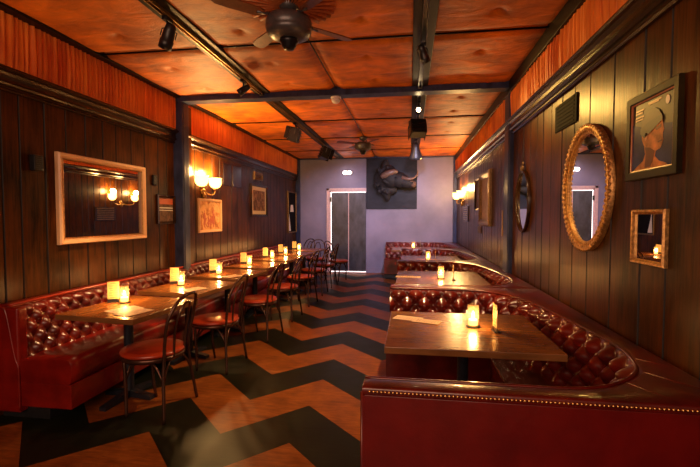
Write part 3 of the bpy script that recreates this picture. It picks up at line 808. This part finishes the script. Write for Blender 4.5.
# ------------------------------------------------------------------ left banquette
def banquette():
    Y1, Y2 = 2.62, 9.52
    t = thing('long_banquette', 'long red tufted leather banquette along the left wall', 'bench', (XL, Y1, 0))
    ox, oy = XL, Y1
    L = Y2 - Y1
    box('kickboard', .02, .42, .05, L, 0, .11, 'kick', t)
    # seat box and cushion
    bm = bmesh.new(); bx(bm, .02, .644, 0, L, .108, .286, 0, .006, 2); obj('seat_base', bm, 'leather', t)
    bm = bmesh.new()
    pr = [(.02, .287), (.62, .287), (.640, .30), (.648, .36), (.645, .43), (.630, .462), (.60, .472), (.40, .464), (.20, .445), (.02, .44)]
    n = 60; rings = []
    for j in range(n + 1):
        yy = L * j / n; w = .004 * math.sin(yy * 3.7) + .003 * math.sin(yy * 9.1)
        e = 1
        rings.append([bm.verts.new((a if a < .1 else (a - .02) * e + .02 + 0, yy, z + (w if z > .4 else 0))) for a, z in pr])
    for a, b in zip(rings, rings[1:]):
        for k in range(len(pr)): bm.faces.new((a[k], a[(k + 1) % len(pr)], b[(k + 1) % len(pr)], b[k])).smooth = True
    bm.faces.new(rings[0]); bm.faces.new(rings[-1]); obj('seat_cushion', bm, 'leather', t)
    # backrest shell
    bm = bmesh.new(); bx(bm, 0, .10, 0, L, .30, .82, 0, .01); bx(bm, 0, .235, -.012, .07, .06, .835, 0, .022, 4)
    obj('back_shell', bm, 'leather', t)
    bm = bmesh.new(); pts, _ = cr([(.015, -.008, .835), (.10, -.008, .838), (.135, -.008, .80), (.20, -.008, .47), (.225, -.008, .40), (.228, -.008, .08)], 30); tube(bm, pts, .009, 8)
    obj('end_piping', bm, 'leather', t)
    # tufted face
    a, b = .125, .150
    ny, nz = int(L / .0135), 26
    bm = bmesh.new(); V = []
    for j in range(nz + 1):
        tt = j / nz; z = .42 + .41 * tt; row = []
        fade = min(1, (1 - tt) / .10) * min(1, tt / .05 + .2)
        for i in range(ny + 1):
            y = .06 + (L - .06) * i / ny
            x = .205 - .095 * tt - .02 * math.sin(tt * PI)
            h = tuft(y, z - .80, a, b)
            top = max(0, (tt - .93) / .07)
            row.append(bm.verts.new((x + .058 * h * fade - .055 * top * top, y, z + .008 * top)))
        V.append(row)
    for j in range(nz):
        for i in range(ny): bm.faces.new((V[j][i], V[j][i + 1], V[j + 1][i + 1], V[j + 1][i])).smooth = True
    obj('tufted_back', bm, 'leather_booth', t)
    bm = bmesh.new(); bx(bm, 0, .10, .05, L, .815, .845, 0, .012, 3); obj('top_rail', bm, 'leather', t)
    bm = bmesh.new()
    tube(bm, [(.105, .05, .842), (.105, L, .842)], .010, 8); obj('piping', bm, 'seat_red', t)
banquette()

# ------------------------------------------------------------------ booths along the right wall
BASE_PATH = [(-.18, 1.69), (.10, 1.69), (.40, 1.69), (.66, 1.70), (.82, 1.77), (.96, 1.91), (1.03, 2.08), (1.06, 2.30), (1.04, 2.62), (1.0, 2.95), (.95, 3.28), (.86, 3.58), (.70, 3.79), (.48, 3.87), (.20, 3.88), (-.18, 3.88)]
def booth(k, yo, yn, yf, yo2, xl, xl2, label, res):
    t = thing('corner_booth', label, 'booth', (0, yo, 0), 0, 'tufted booths along the right wall')
    path = [(x if not (i >= 14 or (i == 0)) else (xl2 if i == 15 else (xl if i == 0 else (xl2 + .3 if xl2 < -.3 else x))), yn + (y - 1.69) * (yf - yn) / 2.19) for i, (x, y) in enumerate(BASE_PATH)]
    P0, L = cr([(x, y, 0) for x, y in path], 200)
    n = int(L / res); P, L = cr([(x, y, 0) for x, y in path], n + 1)
    # inward normals
    NR = []
    for i in range(n + 1):
        tg = (P[min(n, i + 1)] - P[max(0, i - 1)]).normalized(); NR.append(Vector((-tg.y, tg.x, 0)))
    o3 = Vector((0, yo, 0))
    mid = (yn + yf) / 2
    def hit(p, x1, ya, yb):
        c = Vector((.2, mid, 0)); d_ = p - c
        ts = []
        if d_.x > 1e-6: ts.append((x1 - c.x) / d_.x)
        if d_.y > 1e-6: ts.append((yb - c.y) / d_.y)
        if d_.y < -1e-6: ts.append((ya - c.y) / d_.y)
        q = c + d_ * min(ts)
        lim = xl if q.y < mid else xl2
        q.x = max(q.x, lim); return q
    def ring_obj(name, A, B, z0, z1, mat, z1b=None, bulge=None):
        bm = bmesh.new(); R4 = []
        for a, b in zip(A, B):
            za = z1; zb = z1 if z1b is None else z1b
            R4.append([bm.verts.new(v) for v in ((a.x, a.y - yo, z0), (a.x, a.y - yo, za), (b.x, b.y - yo, zb), (b.x, b.y - yo, z0))])
        for p, q in zip(R4, R4[1:]):
            for j in range(4): 
                f = bm.faces.new((p[j], p[(j + 1) % 4], q[(j + 1) % 4], q[j]))
        bm.faces.new(R4[0]); bm.faces.new(R4[-1])
        return obj(name, bm, mat, t)
    step = max(1, int(.04 / res))
    idx = list(range(0, n + 1, step)); idx = idx if idx[-1] == n else idx + [n]
    A = [P[i] - NR[i] * .0 for i in idx]
    B = [hit(P[i], XR - .012, yo, yo2) for i in idx]
    # snap corners
    for cxy in ((XR - .012, yo), (XR - .012, yo2)):
        c = Vector((*cxy, 0)); j = min(range(len(B)), key=lambda q: (B[q] - c).length); B[j] = c
    ring_obj('back_shell', [P[i] - NR[i] * .012 for i in idx], B, .06, .806, 'leather_dark' if k == 0 else 'leather_booth')
    # ledge with rounded lip
    bm = bmesh.new(); RR = []
    for a, b, i in zip(A, B, idx):
        dn = (b - a); w = dn.length; dn = dn.normalized() if w > 1e-6 else -NR[i]
        prof = [(0.0, .800), (-.006, .815), (.004, .830), (.03, .838), (w - .014, .842), (w - .006, .839), (w - .003, .832), (w - .003, .800)]
        wall = b.x > XR - .03
        RR.append([bm.verts.new((a.x + dn.x * min(u, w if wall else 9), a.y + dn.y * u - yo, z)) for u, z in prof])
    for p, q in zip(RR, RR[1:]):
        m_ = len(p)
        for j in range(m_): bm.faces.new((p[j], p[(j + 1) % m_], q[(j + 1) % m_], q[j])).smooth = True
    bm.faces.new(RR[0]); bm.faces.new(RR[-1])
    obj('top_ledge', bm, 'leather_booth', t)
    # tufted inner back
    a_, b_ = .155, .165
    nz = 30 if res < .015 else 22
    bm = bmesh.new(); V = []
    a_ = L / round(L / a_)
    for j in range(nz + 1):
        tt = j / nz; z = .40 + .425 * tt; row = []
        fade = min(1, tt / .06 + .2)
        top = max(0, (tt - .90) / .10)
        for i in range(n + 1):
            s = L * i / n
            h = tuft(s, z - .775, a_, b_)
            off = .050 * (1 - tt) + .066 * h * fade * (1 - .6 * top ** 2) + .012 * math.sin(PI * tt) - .012 * top
            p = P[i] + NR[i] * off
            row.append(bm.verts.new((p.x, p.y - yo, z)))
        V.append(row)
    for j in range(nz):
        for i in range(n): bm.faces.new((V[j][i], V[j][i + 1], V[j + 1][i + 1], V[j + 1][i])).smooth = True
    obj('tufted_back', bm, 'leather_booth', t)
    # piping along the inner lip
    bm = bmesh.new(); tube(bm, [(P[i].x, P[i].y - yo, .832) for i in idx], .008, 6); obj('piping', bm, 'leather_booth', t)
    # seat
    S = []
    for i in idx:
        p = P[i]
        if p.y > yf - .35: S.append(Vector((min(.60, xl2 + (p.x - xl2) * (.60 - xl2) / (.90 - xl2)), yf - .68, 0)))
        elif p.y < yn + .25: S.append(Vector((min(.60, xl + (p.x - xl) * (.60 - xl) / (.90 - xl)), yn + .48, 0)))
        else: S.append(Vector((.60, yn + .48 + (p.y - yn - .25) / (yf - yn - .60) * (yf - yn - 1.16), 0)))
    S0 = [P[i] + NR[i] * .02 for i in idx]
    s_ = ring_obj('seat_cushion', S0, S, .27, .435, 'leather_booth', .45)
    ring_obj('seat_base', S0, [b + (a - b).normalized() * .015 for a, b in zip(S0, S)], .10, .268, 'leather_dark')
    ring_obj('kickboard', S0, [b + (a - b).normalized() * .07 for a, b in zip(S0, S)], 0, .10, 'kick')
    bm = bmesh.new(); tube(bm, [(b.x, b.y - yo, .45) for b in S], .009, 6); obj('seat_piping', bm, 'leather_booth', t)
    bm = bmesh.new()
    xx = xl
    tube(bm, [(xl, .009, .05), (xl, .009, .82)], .008, 6); tube(bm, [(xl2, yo2 - yo - .009, .05), (xl2, yo2 - yo - .009, .82)], .008, 6)
    obj('corner_piping', bm, 'leather_booth', t)
    if k == 0:
        # nailheads along the upper edge of the near back
        x = xl + .03; q = 0; rest = bmesh.new()
        while x < XR - .02:
            tgt = bmesh.new() if q < 0 else rest
            ell(rest, (x, -.001, .826), (.0066, .005, .0066), sub=1)
            x += .0150; q += 1
        o = obj('nailhead_trim', rest, 'nail', t, True)
        bm = bmesh.new(); bx(bm, xl + .01, XR - .012, -.003, .01, .07, .812, 0, .002); obj('outer_panel', bm, 'leather_dark', t)
        bm = bmesh.new()
        for (x0, y0, x1, y1) in ((1.045, 2.08, 1.165, 1.95), (.99, 1.90, 1.165, 1.66), (.86, 1.77, .96, 1.585)):
            tube(bm, [(x0, y0 - yo, .8385), (x1, y1 - yo, .8385)], .0035, 6)
        obj('ledge_seam', bm, 'leather_dark', t)
    return t
booth(0, 1.57, 1.69, 3.88, 3.98, -.18, -.18, 'nearest red leather booth, with a row of brass nailheads along its back', .0125)
booth(1, 3.98, 4.08, 6.20, 6.30, -.18, -.18, 'second red tufted booth from the camera along the right wall', .016)
booth(2, 6.30, 6.40, 8.55, 8.65, -.18, -.18, 'third red tufted booth from the camera, under the gold framed picture', .02)
booth(3, 8.65, 8.75, 10.80, 10.95, -.15, -.62, 'farthest red tufted booth, its wider back against the back wall', .02)

# ------------------------------------------------------------------ tables
def table(cx, cy, w, l, label, group, mats, lab_base=None):
    t = thing('pedestal_table', label, 'table', (cx, cy, 0), 0, group)
    bm = bmesh.new(); bx(bm, -w / 2, w / 2, -l / 2, l / 2, .722, .762, 0, .004, 2)
    for f in bm.faces:
        f.material_index = 0 if f.normal.z > .5 else 1
    obj('tabletop', bm, mats, t)
    ox = -.045 if cx < -1 else 0
    bm = bmesh.new(); lathe(bm, [(.046, .02), (.040, .06), (.037, .10), (.037, .66), (.05, .70)], (ox, 0, 0), seg=20)
    obj('pole', bm, 'iron', t)
    bm = bmesh.new()
    bx(bm, ox - .18, ox + .18, -.03, .03, .70, .722, 0, .003); bx(bm, ox - .03, ox + .03, -.22, .22, .70, .722, 0, .003); obj('top_plate', bm, 'iron', t)
    bm = bmesh.new()
    for ang in (0, PI / 2):
        L = .22 if ang == 0 else .28
        pr = [(-L, 0, .012), (-L * .5, 0, .03), (0, 0, .05), (L * .5, 0, .03), (L, 0, .012)]
        b2 = bmesh.new(); up = [b2.verts.new((x, -.03, z + .018)) for x, _, z in pr]; lo = [b2.verts.new((x, -.03, 0.0 if abs(x) > L * .9 else .008)) for x, _, z in pr]
        for i in range(4): b2.faces.new((up[i], up[i + 1], lo[i + 1], lo[i]))
        r_ = bmesh.ops.extrude_face_region(b2, geom=list(b2.faces)); bmesh.ops.translate(b2, vec=(0, .06, 0), verts=[g for g in r_['geom'] if isinstance(g, bmesh.types.BMVert)])
        bmesh.ops.rotate(b2, cent=(0, 0, 0), matrix=Matrix.Rotation(ang, 3, 'Z'), verts=b2.verts)
        me = bpy.data.meshes.new('tmp'); b2.to_mesh(me); b2.free(); bm.from_mesh(me); bpy.data.meshes.remove(me)
    bmesh.ops.translate(bm, vec=(ox, 0, 0), verts=bm.verts)
    obj('foot', bm, 'iron', t)
    return t
ORD = ['nearest', 'second', 'third', 'fourth', 'fifth', 'sixth', 'farthest']
XT = [0, -.03, -.05, -.06, -.06, -.06, -.06]
for i in range(7):
    lab = '%s wooden table from the camera in the left row along the banquette' % ORD[i]
    if i == 0:
        t0 = table(-2.265, 3.11, .70, .78, lab, 'wooden tables along the left banquette', ['tabletop', 'table_edge']); t = t0
    else:
        t0.rotation_euler.z = R(-6)
        t = copy_tree(t0); t.location = (-2.265 + XT[i], 3.11 + i, 0); t['label'] = lab
RT = [(2.785, .90, .35, .98), (5.14, 1.12, .36, 1.03), (7.48, 1.0, .36, 1.03), (9.70, .95, .22, 1.25)]
for i, (cy, l, cx, w) in enumerate(RT):
    table(cx, cy, w, l, '%s wooden booth table from the camera in the right row' % ['nearest', 'second', 'third', 'farthest'][i], 'wooden tables in the booths', ['tabletop_cross', 'table_edge'])

# ------------------------------------------------------------------ candles, cards, papers
def candle0():
    t = thing('candle_holder', '', 'candle', (0, 0, 0), 0, 'lit candles in glass holders')
    bm = bmesh.new(); lathe(bm, [(.046, 0), (.046, .004), (.036, .006)], seg=24); obj('coaster', bm, 'black', t)
    bm = bmesh.new(); lathe(bm, [(.030, .006), (.034, .009), (.036, .02), (.036, .148), (.034, .150), (.0335, .146), (.0335, .014), (.02, .011)], seg=28, cap=True); obj('glass', bm, 'glass', t)
    bm = bmesh.new(); lathe(bm, [(.030, .013), (.0305, .046), (.027, .051), (.006, .048)], seg=20); obj('candle', bm, 'wax', t)
    bm = bmesh.new(); lathe(bm, [(.001, .052), (.007, .061), (.009, .072), (.006, .088), (.001, .106)], seg=12); obj('flame', bm, 'flame', t)
    return t
cand = candle0()
ZT = .762
CL = []
for i in range(7):
    CL.append((-2.42 + XT[i] + [0, .02, .04, .05, .06, .07, .07][i], 3.10 + i + [.12, .03, -.08, -.05, -.02, -.25, -.25][i], 'lit candle glass on the %s left-row table' % ORD[i], 1.0))
for (x, y, w) in ((.423, 2.85, 'nearest'), (.368, 5.02, 'second'), (.31, 7.2, 'third'), (.08, 9.85, 'farthest')):
    CL.append((x, y, 'lit candle glass on the %s booth table' % w, 1.0))
for i, (x, y, lab, s) in enumerate(CL):
    c = cand if i == 0 else copy_tree(cand)
    c.location = (x, y, ZT); c['label'] = lab; c.scale = (s, s, s)
    l = bpy.data.lights.new('candle_flame', 'POINT'); l.energy = 3.2; l.color = (1, .50, .16); l.shadow_soft_size = .02
    lo = bpy.data.objects.new('candle_flame', l); C.objects.link(lo); lo.location = (x, y, ZT + .085)

def card0():
    t = thing('table_card', '', 'menu card', (0, 0, 0), 0, 'upright menu cards on the tables')
    bm = bmesh.new(); bx(bm, -.012, .03, -.045, .045, 0, .006, 0, .002); bx(bm, -.004, -.001, -.045, .045, .004, .03); bx(bm, .0045, .0075, -.045, .045, .004, .03); obj('stand', bm, 'blackmetal', t)
    bm = bmesh.new(); bx(bm, 0, .0035, -.046, .046, .006, .178); cd = obj('card', bm, 'card', t)
    bm = bmesh.new()
    for k in range(7):
        w = .034 if k % 3 else .024
        bx(bm, .0035, .0038, -w, w, .16 - k * .02, .164 - k * .02); bx(bm, -.0003, 0, -w, w, .16 - k * .02, .164 - k * .02)
    obj('printed_lines', bm, 'paper_ink', cd)
    return t
c0 = card0(); K = []
for i in range(7):
    K.append((-2.53 + XT[i], 3.10 + i + [.13, .12, .06, .10, .10, 0, 0][i], R(-62), 'yellow upright menu card beside the candle on the %s left-row table' % ORD[i]))
K += [(.543, 2.75, R(4), 'upright menu card right of the candle on the nearest booth table'), (.50, 4.92, R(-3), 'upright menu card right of the candle on the second booth table'), (.44, 7.35, R(-3), 'upright menu card right of the candle on the third booth table'), (.24, 9.85, R(-3), 'upright menu card right of the candle on the farthest booth table')]
for i, (x, y, a, lab) in enumerate(K):
    c = c0 if i == 0 else copy_tree(c0)
    c.location = (x, y, ZT); c.rotation_euler = (0, 0, a); c['label'] = lab

def paper(x, y, rz, w, l, label, z=ZT + .0005):
    t = thing('paper_menu', label, 'paper menu', (x, y, z), rz, 'paper menus lying on the tables')
    bm = bmesh.new(); bx(bm, -w / 2, w / 2, -l / 2, l / 2, 0, .0012); p = obj('sheet', bm, 'paper', t)
    bm = bmesh.new()
    for k in range(9):
        bx(bm, -w * .36, w * (.1 + .2 * ((k * 7) % 3) / 2), l * (.40 - k * .095), l * (.42 - k * .095), .0012, .0015)
    obj('printed_text', bm, 'paper_ink', p)
paper(-.01, 3.02, R(72), .115, .20, 'left paper menu of the overlapping pair on the nearest booth table')
paper(.12, 2.94, R(-110), .105, .19, 'right paper menu of the overlapping pair on the nearest booth table', ZT + .0025)
paper(-.02, 5.12, R(85), .13, .30, 'paper menu lying left of the candle on the second booth table')
paper(-2.24, 2.98, R(-25), .16, .24, 'left paper menu on the nearest left-row table')
paper(-2.10, 2.90, R(-15), .16, .24, 'right paper menu on the nearest left-row table', ZT + .0025)
paper(-2.18, 3.93, R(-25), .16, .24, 'paper menu before the candle on the second left-row table')
paper(-2.18, 4.86, R(-25), .16, .24, 'paper menu before the candle on the third left-row table')

# ------------------------------------------------------------------ bentwood chairs
def chair():
    t = thing('bentwood_chair', '', 'chair', (0, 0, 0), 0, 'bronze bentwood chairs with red seats')
    # local: faces -X, back at +X
    bm = bmesh.new(); lathe(bm, [(.17, .458), (.212, .456), (.231, .462), (.235, .474), (.228, .487), (.19, .495), (.08, .500), (.01, .501)], seg=36); obj('seat', bm, 'seat_red', t)
    bm = bmesh.new(); lathe(bm, [(.19, .420), (.226, .422), (.233, .432), (.233, .448), (.226, .458), (.19, .458)], seg=36); obj('seat_ring', bm, 'chair', t)
    for s in (-1, 1):
        bm = bmesh.new(); pts, _ = cr([(-.14, s * .15, .43), (-.125, s * .162, .30), (-.115, s * .170, .12), (-.105, s * .185, .004)], 14)
        tube(bm, pts, [.013] * 10 + [.012, .0115, .011, .0105], 8); obj('leg', bm, 'chair', t)
    # rear legs run on into the outer hoop
    bm = bmesh.new()
    half = [(.228, .232, .004), (.215, .210, .15), (.200, .188, .30), (.196, .168, .46), (.212, .176, .60), (.240, .182, .74), (.282, .140, .858), (.312, .070, .908), (.318, 0, .918)]
    pts, _ = cr([(x, -y, z) for x, y, z in half] + [(x, y, z) for x, y, z in reversed(half[:-1])], 60)
    tube(bm, pts, .0125, 10); obj('back_hoop', bm, 'chair', t)
    bm = bmesh.new()
    half = [(.215, .070, .44), (.220, .074, .52), (.232, .078, .64), (.258, .070, .75), (.288, .040, .835), (.293, 0, .850)]
    pts, _ = cr([(x, -y, z) for x, y, z in half] + [(x, y, z) for x, y, z in reversed(half[:-1])], 40)
    tube(bm, pts, .0095, 8); obj('inner_hoop', bm, 'chair', t)
    # curved braces from legs to the seat ring
    for (ax, ay, bx_, by_, nm) in ((-.124, -.163, -.124, .163, 'front'), (.203, -.19, .203, .19, 'rear'), (-.124, -.163, .203, -.19, 'side'), (-.124, .163, .203, .19, 'side')):
        bm = bmesh.new()
        A, B = Vector((ax, ay, .27)), Vector((bx_, by_, .27))
        pts = []
        for k in range(17):
            f = k / 16; p = A.lerp(B, f)
            z = .27 + .155 * (1 - abs(2 * f - 1) ** 3.2)
            c = (A + B) / 2; q = p.lerp(Vector((0, 0, 0)), .10 * math.sin(PI * f))
            pts.append((q.x, q.y, z))
        tube(bm, pts, .0085, 7); obj('brace', bm, 'chair', t)
    return t
ch0 = chair()
CH = [(-1.975, 2.945, 0), (-1.934, 3.905, R(-1)), (-1.87, 4.93, R(-5)), (-1.865, 5.90, R(-3)), (-1.855, 6.90, R(-5)), (-1.85, 7.85, R(-2)), (-1.83, 8.75, R(-5))]
for i, (x, y, a) in enumerate(CH):
    c = ch0 if i == 0 else copy_tree(ch0)
    c.location = (x, y, 0); c.rotation_euler = (0, 0, a)
    c['label'] = '%s bentwood chair from the camera facing the left row of tables' % ORD[i]
    if i == 6: c['label'] = 'seventh bentwood chair from the camera facing the left row of tables'
for x, y, a, lab in ((-1.66, 9.55, R(160), 'lone bentwood chair set past the row in front of the steel door'), (-2.3, 9.98, R(90), 'bentwood chair at the far end of the last left table'), (-2.72, 10.35, R(60), 'bentwood chair in the back left corner beneath the dark mirror')):
    c = copy_tree(ch0); c.location = (x, y, 0); c.rotation_euler = (0, 0, a); c['label'] = lab

# ------------------------------------------------------------------ lights
def spot(loc, target, power, size, blend, col, rad=.04, name='spot_beam'):
    l = bpy.data.lights.new(name, 'SPOT'); l.energy = power; l.spot_size = R(size); l.spot_blend = blend; l.color = col; l.shadow_soft_size = rad
    o = bpy.data.objects.new(name, l); C.objects.link(o); o.location = loc
    o.rotation_euler = (Vector(target) - Vector(loc)).to_track_quat('-Z', 'Y').to_euler(); return o
WARM = (1, .62, .28); WARM2 = (1, .50, .16); COOL = (.80, .74, 1)
def area(loc, target, power, sx, sy, col, name):
    l = bpy.data.lights.new(name, 'AREA'); l.shape = 'RECTANGLE'; l.size = sx; l.size_y = sy; l.energy = power; l.color = col
    o = bpy.data.objects.new(name, l); C.objects.link(o); o.location = loc
    o.rotation_euler = (Vector(target) - Vector(loc)).to_track_quat('-Z', 'Y').to_euler(); return o
# soft area fill added at the open end behind the camera
area((-.9, -1.5, 2.15), (-.9, 6, 1.9), 32, 3.4, 1.3, (1, .58, .36), 'front_fill')
# track spotlights and added beams
spot((-1.83, 2.95, 2.78), (-2.8, 3.5, .5), 120, 46, 1, (1, .56, .24))
spot((-1.83, 4.43, 2.84), (-3.0, 4.6, 1.6), 35, 80, .9, WARM)
spot((.10, 3.75, 2.86), (1.2, 4.2, 1.5), 55, 80, .9, WARM)
spot((.12, 5.5, 2.86), (1.15, 3.7, 2.45), 45, 50, 1, (1, .55, .12))
for sx, sy, tx, ty, tz, pw in ((.108, 3.0, XR, 3.35, 1.2, 26), (.108, 4.4, XR, 4.8, 1.15, 26), (.108, 7.0, XR, 6.4, 1.2, 18), (-1.83, 3.2, XL, 3.42, 1.1, 26), (-1.83, 6.0, XL, 6.7, 1.05, 26), (-1.83, 4.9, XL, 4.95, 1.15, 14)):  # added beams for pools on the walls, no lamp heads here
    spot((sx, sy, 2.9), (tx, ty, tz), pw, 26, 1, (1, .62, .25), .03)
spot((-1.83, 6.55, 2.66), (-2.7, 6.6, .9), 60, 90, .9, WARM)
spot((.108, 6.35, 2.62), (.1, 10.9, 1.1), 150, 62, .9, COOL)
spot((.108, 8.55, 2.70), (-.5, 11, 1.3), 40, 95, .9, COOL)
spot((-1.83, 8.9, 2.72), (-1.8, 11, 1.2), 45, 90, .9, (.95, .8, 1))
spot((.108, 3.75, 2.80), (-.7, 4.2, 0), 120, 90, .9, WARM)  # second beam from the centre head, added for a floor pool
w = bpy.data.worlds.new('world'); sc.world = w; w.use_nodes = True
w.node_tree.nodes['Background'].inputs[0].default_value = (.9, .55, .4, 1); w.node_tree.nodes['Background'].inputs[1].default_value = .2

# ------------------------------------------------------------------ camera
cam = bpy.data.cameras.new('camera'); co = bpy.data.objects.new('camera', cam); C.objects.link(co)
cam.sensor_width = 36; cam.lens = 415 / 700 * 36; cam.clip_start = .05
co.location = (0, 0, 1.5); co.rotation_euler = (PI / 2 - R(2.3216), 0, R(8.2267))
sc.camera = co
sc.view_settings.view_transform = 'Standard'; sc.view_settings.look = 'None'; sc.view_settings.gamma = 1
sc.view_settings.use_curve_mapping = False
sc.view_settings.exposure = 1.22
sc.cycles.use_denoising = True
sc.cycles.max_bounces = 8; sc.cycles.sample_clamp_indirect = 6
sc.cycles.caustics_reflective = False; sc.cycles.caustics_refractive = False
